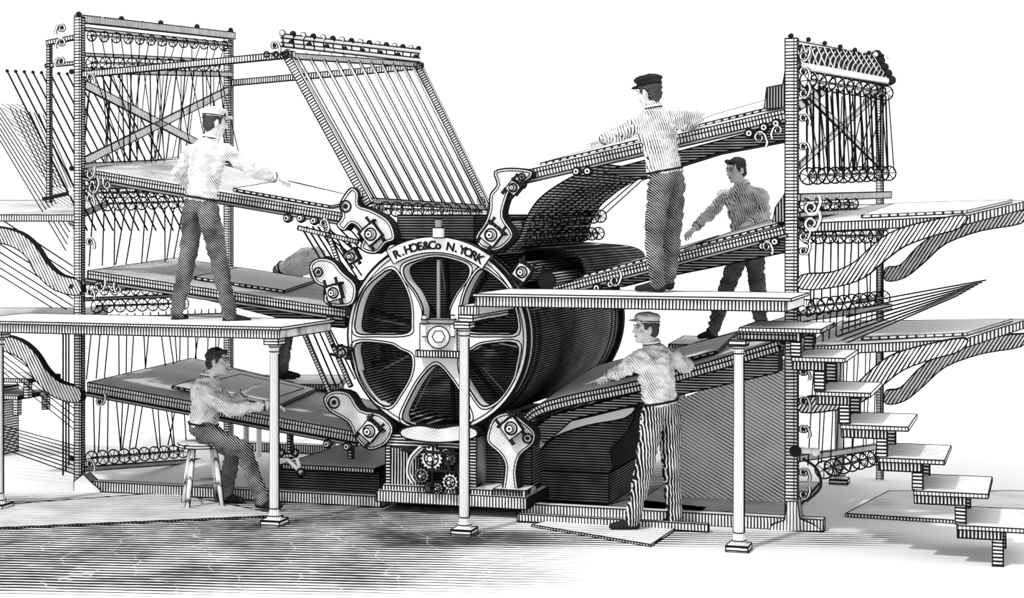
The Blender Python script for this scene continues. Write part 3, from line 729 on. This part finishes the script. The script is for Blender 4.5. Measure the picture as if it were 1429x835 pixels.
def person(name,J,face,cap=None,shirt=SHIRT,pants=TROU,hair=HAIR,toes=None,hd=None,hn=None,k=1.0,headup=None):
    b=B(); vs=[];fs=[];segs=[]
    def seg(p0,r0,p1,r1,lab,add=True):
        if add: caps(vs,fs,p0,r0*k,p1,r1*k)
        segs.append((V(p0),r0*k,V(p1),r1*k,lab))
    pel,neck,head=J['pelvis'],J['neck'],J['head']
    up=(neck-pel).normalized(); L=(neck-pel).length
    shr=(J['sR']-J['sL']).normalized(); hpr=(J['hR']-J['hL']).normalized()
    rings=[]
    for f,w,d in [(-.10,.125,.10),(0,.165,.125),(.12,.163,.122),(.3,.152,.115),(.5,.165,.125),(.72,.185,.135),(.86,.18,.12),(.95,.13,.095),(1.02,.07,.065),(1.1,.055,.055)]:
        rg=(hpr*(1-max(0,min(1,f)))+shr*max(0,min(1,f)))
        rg=(rg-up*rg.dot(up)).normalized(); fw=up.cross(rg).normalized()
        rings.append((pel+up*L*f,rg*w*k,fw*d*k))
    loft(vs,fs,rings)
    wst=pel+up*L*.10
    segs.append((pel-up*.02,.13*k,wst,.13*k,'p')); segs.append((wst+up*.04,.14*k,pel+up*L*.92,.13*k,'s'))
    segs.append((neck+up*.03,.05*k,head,.05*k,'k'))
    caps(vs,fs,neck-up*.03,.057*k,head-up*.02,.052*k)
    for s_ in 'LR':
        sh,el,wr=J['s'+s_],J['e'+s_],J['w'+s_]
        seg(neck.lerp(sh,.35)-up*.05,.07,sh-up*.01,.068,'s'); seg(sh,.068,el,.058,'s')
        mid=el.lerp(wr,.45); seg(el,.058,mid,.056,'s'); seg(mid,.056,wr.lerp(el,.06),.038,'s')
        hp,kn,an=J['h'+s_],J['k'+s_],J['a'+s_]
        seg(hp,.098,kn,.076,'p'); seg(kn,.075,kn.lerp(an,.35),.073,'p'); seg(kn.lerp(an,.35),.073,an,.060,'p')
        tdir=(toes or {}).get(s_,V((face.x,face.y,0)).normalized())
        fl=V((0,0,-1)); hl_=an+fl*.042-tdir*.035
        seg(hl_,.036,an+fl*.035+tdir*.08,.040,'b'); seg(an+fl*.035+tdir*.08,.038,an+fl*.048+tdir*.165,.028,'b')
    co,no,pol=remesh(vs,fs,.0105,5)
    P0=np.array([tuple(s[0]) for s in segs]);P1=np.array([tuple(s[2]) for s in segs]);Ra=np.array([s[1] for s in segs]);Rb=np.array([s[3] for s in segs])
    def nearest(pts):
        best=np.full(len(pts),1e9); idx=np.zeros(len(pts),int)
        for i in range(len(segs)):
            d=P1[i]-P0[i]; t=np.clip(((pts-P0[i])@d)/max(d@d,1e-9),0,1)
            q=P0[i]+t[:,None]*d; dist=np.linalg.norm(pts-q,axis=1)-(Ra[i]*(1-t)+Rb[i]*t)
            mk=dist<best; best[mk]=dist[mk]; idx[mk]=i
        return idx
    vi=nearest(co); labs=[s[4] for s in segs]
    amp={'s':.024,'p':.016,'k':0,'b':0}
    for i in range(len(co)):
        a=amp[labs[vi[i]]]
        if a:
            p=co[i]; q=V((p[0]*10,p[1]*10,p[2]*17))
            w=1-2*abs(noise.noise(q)); co[i]+=no[i]*(a*(w-.55)+a*.5*noise.noise(q*2.3))
    cen=np.array([co[list(p)].mean(axis=0) for p in pol]); fi=nearest(cen)
    mp={'s':shirt,'p':pants,'k':SKIN,'b':SHOE}
    b.add([V(c) for c in co],pol,[mp[labs[i]] for i in fi],True)
    rg=hpr; rg=(rg-up*rg.dot(up)).normalized(); fw=up.cross(rg)
    el_=lambda f,w,d,z=0:[pel+up*L*f+(rg*w*math.cos(2*math.pi*i/24)+fw*d*math.sin(2*math.pi*i/24))*k for i in range(24)]
    b.tube(el_(.125,.168,.13),.010,BLACK,6,True)
    rs=(shr-up*shr.dot(up)).normalized(); fs_=up.cross(rs)
    b.tube([neck+up*.035+(rs*.068*math.cos(2*math.pi*i/18)+fs_*.068*math.sin(2*math.pi*i/18))*k for i in range(18)],.012,PAPER,6,True)
    b.ink([neck+up*.022+(rs*.074*math.cos(2*math.pi*i/18)+fs_*.074*math.sin(2*math.pi*i/18))*k for i in range(18)],.004,True)
    for s_ in 'LR':
        el,wr=J['e'+s_],J['w'+s_]; D=(wr-el).normalized(); x,y=frame(D)
        b.tube([wr.lerp(el,.03)+(x*math.cos(2*math.pi*i/14)+y*math.sin(2*math.pi*i/14))*.039*k for i in range(14)],.008,PAPER,6,True)
        b.ink([wr.lerp(el,.10)+(x*math.cos(2*math.pi*i/14)+y*math.sin(2*math.pi*i/14))*.045*k for i in range(14)],.004,True)
        Dh=((hd or {}).get(s_,D)).normalized(); N_=(hn or {}).get(s_,V((0,0,-1))); N_=(N_-Dh*N_.dot(Dh)).normalized()
        S=Dh.cross(N_)*(1 if s_=='L' else -1)
        hv=[];hf=[]
        caps(hv,hf,wr-Dh*.03,.026*k,wr+Dh*.02,.026*k,10)
        for j,(o_,ln_) in enumerate([(.031,.070),(.011,.080),(-.010,.074),(-.030,.058)]):
            kn=wr+(Dh*(.088-.004*j*j*.4)+S*o_)*k; caps(hv,hf,wr+Dh*.015*k+S*o_*.55*k,.017*k,kn,.0125*k,10)
            p=kn; an_=.15
            for q in range(3):
                an_+=(.12,.38,.38)[q]; dr=(Dh*math.cos(an_)+N_*math.sin(an_)+S*o_*1.6).normalized()
                pn=p+dr*ln_*(.42,.32,.26)[q]*k; caps(hv,hf,p,(.0105,.0095,.0085)[q]*k,pn,(.0095,.0085,.0075)[q]*k,8); p=pn
        p=wr+(Dh*.025+S*.024)*k
        for dr,l,r1,r2 in [((Dh*.6+S*.75+N_*.25),.042,.015,.012),((Dh*.85+S*.5+N_*.2),.032,.0115,.0105),((Dh*.95+S*.2+N_*.25),.026,.0105,.0085)]:
            pn=p+dr.normalized()*l*k; caps(hv,hf,p,r1*k,pn,r2*k,8); p=pn
        c2,n2,p2=remesh(hv,hf,.0042,2)
        b.add([V(c) for c in c2],p2,SKIN,True)
    Fd=face.normalized(); U=(headup or V((0,0,1))); U=(U-Fd*U.dot(Fd)).normalized(); Rr=Fd.cross(U).normalized()
    def H(r,f,u): return head+(Rr*r+Fd*f+U*u)*k
    ax=lambda r,f,u:(Rr*r*k,Fd*f*k,U*u*k)
    hv=[];hf=[]
    ell(hv,hf,H(0,-.012,.03),ax(.076,.094,.086)); ell(hv,hf,H(0,.022,-.03),ax(.062,.068,.076)); ell(hv,hf,H(0,.040,-.078),ax(.040,.042,.034))
    ell(hv,hf,H(0,.068,-.098),ax(.020,.018,.016))
    caps(hv,hf,H(0,.088,.010),.009*k,H(0,.110,-.024),.013*k,10)
    for s in (-1,1):
        caps(hv,hf,H(.002*s,.102,-.028),.009*k,H(.012*s,.094,-.030),.009*k,8)
        caps(hv,hf,H(.012*s,.084,.026),.011*k,H(.045*s,.068,.024),.010*k,8)
        ell(hv,hf,H(.042*s,.055,-.025),ax(.022,.025,.022))
        ell(hv,hf,H(.077*s,-.004,-.006),ax(.010,.020,.033),10,8)
    caps(hv,hf,H(-.02,.082,-.052),.0075*k,H(.02,.082,-.052),.0075*k,8); caps(hv,hf,H(-.016,.080,-.063),.0085*k,H(.016,.080,-.063),.0085*k,8)
    caps(hv,hf,H(0,-.015,-.05),.052*k,neck,.055*k)
    c2,n2,p2=remesh(hv,hf,.0055,3); b.add([V(c) for c in c2],p2,SKIN,True)
    for s in (-1,1):
        b.ball(H(.030*s,.074,.004),.0125*k,EYE,8); b.ball(H(.030*s,.083,.003),.0065*k,BLACK,6)
        b.tube([H(.015*s,.088,.014),H(.030*s,.092,.018),H(.046*s,.080,.012)],.0032,INK,5)
        b.tube([H(.012*s,.098,.030),H(.032*s,.095,.036),H(.052*s,.076,.030)],.0048,HAIR,5)
    b.tube([H(-.022,.086,-.057),H(0,.093,-.058),H(.022,.086,-.057)],.0035,INK,5)
    hv=[];hf=[]
    ell(hv,hf,H(0,-.022,.045),ax(.083,.098,.085)); ell(hv,hf,H(0,-.05,-.01),ax(.074,.06,.075))
    for s in (-1,1): caps(hv,hf,H(.068*s,.03,.05),.018*k,H(.076*s,.022,-.005),.008*k,8)
    caps(hv,hf,H(-.04,.06,.085),.022*k,H(.05,.055,.09),.024*k,8)
    c2,n2,p2=remesh(hv,hf,.007,2)
    for i in range(len(c2)): c2[i]+=n2[i]*.010*noise.noise(V(c2[i])*38)
    b.add([V(c) for c in c2],p2,hair,True)
    if cap:
        hv=[];hf=[]
        loft(hv,hf,[(H(0,-.012,.058),Rr*.090*k,Fd*.106*k),(H(0,-.012,.095),Rr*.092*k,Fd*.108*k)])
        ell(hv,hf,H(0,-.006,.115),ax(.112,.128,.038)) if cap is SHOE else ell(hv,hf,H(0,-.012,.10),ax(.094,.110,.048))
        ell(hv,hf,H(0,.105,.068),ax(.062,.052,.010))
        c2,n2,p2=remesh(hv,hf,.006,2)
        for i in range(len(c2)): c2[i]+=n2[i]*.006*noise.noise(V(c2[i])*22)
        b.add([V(c) for c in c2],p2,cap,True)
        b.ink([H(.0925*math.cos(2*math.pi*i/24),-.012+.1085*math.sin(2*math.pi*i/24),.068) for i in range(24)],.004,True)
    return b.done(name)
Y=Yp
person('pressman',dict(head=Y(300,172,1.08),neck=Y(294,196,1.1),pelvis=Y(279,288,1.1),
  sL=Y(268,212,1.22),eL=Y(247,244,1.38),wL=Y(272,262,1.62),sR=Y(316,212,.98),eR=Y(350,236,1.02),wR=Y(386,249,1.22),
  hL=Y(270,294,1.17),kL=Y(261,366,1.16),aL=Y(247,438,1.15),hR=Y(290,294,1.03),kR=Y(306,366,1.0),aR=Y(321,440,.96)),
  V((.9,.42,-.12)),cap=CAPL,toes=dict(L=V((.3,.95,0)).normalized(),R=V((.9,.4,0)).normalized()))
person('pressman',dict(head=Y(906,130,-.02),neck=Y(912,154,-.02),pelvis=Y(930,250,-.02),
  sL=Y(892,172,-.14),eL=Y(866,187,.12),wL=Y(840,195,.38),sR=Y(942,166,.10),eR=Y(974,164,.28),wR=Y(955,180,.52),
  hL=Y(921,256,-.08),kL=Y(912,330,-.12),aL=Y(918,395,-.12),hR=Y(940,256,.05),kR=Y(938,326,.03),aR=Y(932,392,.08)),
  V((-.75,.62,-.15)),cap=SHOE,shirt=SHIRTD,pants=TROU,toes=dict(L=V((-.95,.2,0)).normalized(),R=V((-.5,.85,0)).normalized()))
person('pressman',dict(head=Y(901,460,-.02),neck=Y(910,484,0),pelvis=Y(922,572,0),
  sL=Y(893,500,-.12),eL=Y(870,517,.05),wL=Y(850,525,.28),sR=Y(936,496,.10),eR=Y(958,512,.24),wR=Y(950,502,.5),
  hL=Y(911,580,-.06),kL=Y(899,655,-.10),aL=Y(882,726,-.10),hR=Y(934,580,.06),kR=Y(936,652,.03),aR=Y(942,725,.03)),
  V((-.92,-.35,.05)),cap=CAPL,shirt=SHIRT,pants=STRIPE,toes=dict(L=V((-.98,-.1,0)).normalized(),R=V((-.45,.9,0)).normalized()))
person('pressman',dict(head=Y(1027,238,2.3),neck=Y(1036,260,2.4),pelvis=Y(1042,346,2.4),
  sR=Y(1012,272,2.58),eR=Y(993,296,2.62),wR=Y(970,318,2.5),sL=Y(1062,272,2.26),eL=Y(1068,304,2.12),wL=Y(1046,312,1.92),
  hR=Y(1034,350,2.48),kR=Y(1012,408,2.48),aR=Y(994,462,2.5),hL=Y(1052,350,2.32),kL=Y(1058,408,2.28),aL=Y(1062,463,2.3)),
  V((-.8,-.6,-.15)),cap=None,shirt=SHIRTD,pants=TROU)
person('pressman',dict(head=Y(304,505,1.15),neck=Y(291,528,1.17),pelvis=Y(283,600,1.17),
  sR=Y(284,546,1.0),eR=Y(320,572,.92),wR=Y(374,566,1.0),sL=Y(298,543,1.32),eL=Y(322,566,1.38),wL=Y(343,547,1.3),
  hR=Y(288,606,1.06),kR=Y(340,628,.95),aR=Y(366,698,.9),hL=Y(292,604,1.27),kL=Y(326,630,1.32),aL=Y(314,690,1.32)),
  V((.95,-.25,.0)),cap=None,shirt=SHIRT,pants=TROU,hd=dict(L=V((.7,0,.5)),R=V((1,.1,-.05))),toes=dict(L=V((.9,-.3,0)).normalized(),R=V((.95,-.25,0)).normalized()))
person('pressman',dict(head=Y(456,376,3.7),neck=Y(440,356,3.7),pelvis=Y(394,384,3.8),
  sR=Y(434,358,3.52),eR=Y(440,386,3.42),wR=Y(462,402,3.4),sL=Y(444,354,3.9),eL=Y(452,386,3.9),wL=Y(468,402,3.7),
  hR=Y(390,392,3.7),kR=Y(396,460,3.7),aR=Y(388,520,3.7),hL=Y(394,392,3.9),kL=Y(400,460,3.9),aL=Y(394,518,3.9)),
  V((.6,-.1,-.75)),cap=None,shirt=SHIRT,pants=TROU,toes=dict(L=V((1,0,0)),R=V((1,0,0))),headup=V((.7,0,.6)))
b=B(); zz=Yp(388,520,3.7).z-.085; c=[V((-2.75,3.3,zz)),V((-1.75,3.3,zz)),V((-1.75,4.3,zz)),V((-2.75,4.3,zz))]
b.box8([p-ZZ*.06 for p in c]+c,(tick(rr,.5),WOOD,BLACK))
for p in c:
    q=p.lerp(V((-2.25,3.8,zz)),.12); b.tube([V((q.x,q.y,0)),q-ZZ*.06],.03,WHITE,8)
b.done('step_bench')
# =================================================================== LIGHT, WORLD, CAMERA
w=bpy.data.worlds.new('paper_sky'); sc.world=w; w.use_nodes=True
bg=w.node_tree.nodes['Background']; bg.inputs[0].default_value=(1,1,1,1); bg.inputs[1].default_value=1.15
sd=bpy.data.lights.new('sun','SUN'); sd.energy=1.9; sd.angle=math.radians(3); so=bpy.data.objects.new('sun',sd); sc.collection.objects.link(so)
so.rotation_euler=V((0.42,0.55,-0.85)).to_track_quat('-Z','Y').to_euler(); so.location=(-5,-8,10)
cd=bpy.data.cameras.new('camera'); cam=bpy.data.objects.new('camera',cd); sc.collection.objects.link(cam); sc.camera=cam
cam.location=(0,-CD,CH); cam.rotation_euler=(math.pi/2,0,0); cd.sensor_width=36; cd.lens=36*F/1429; cd.shift_y=-117.5/1429; cd.clip_end=300
sc.view_settings.view_transform='Standard'; sc.view_settings.look='None'
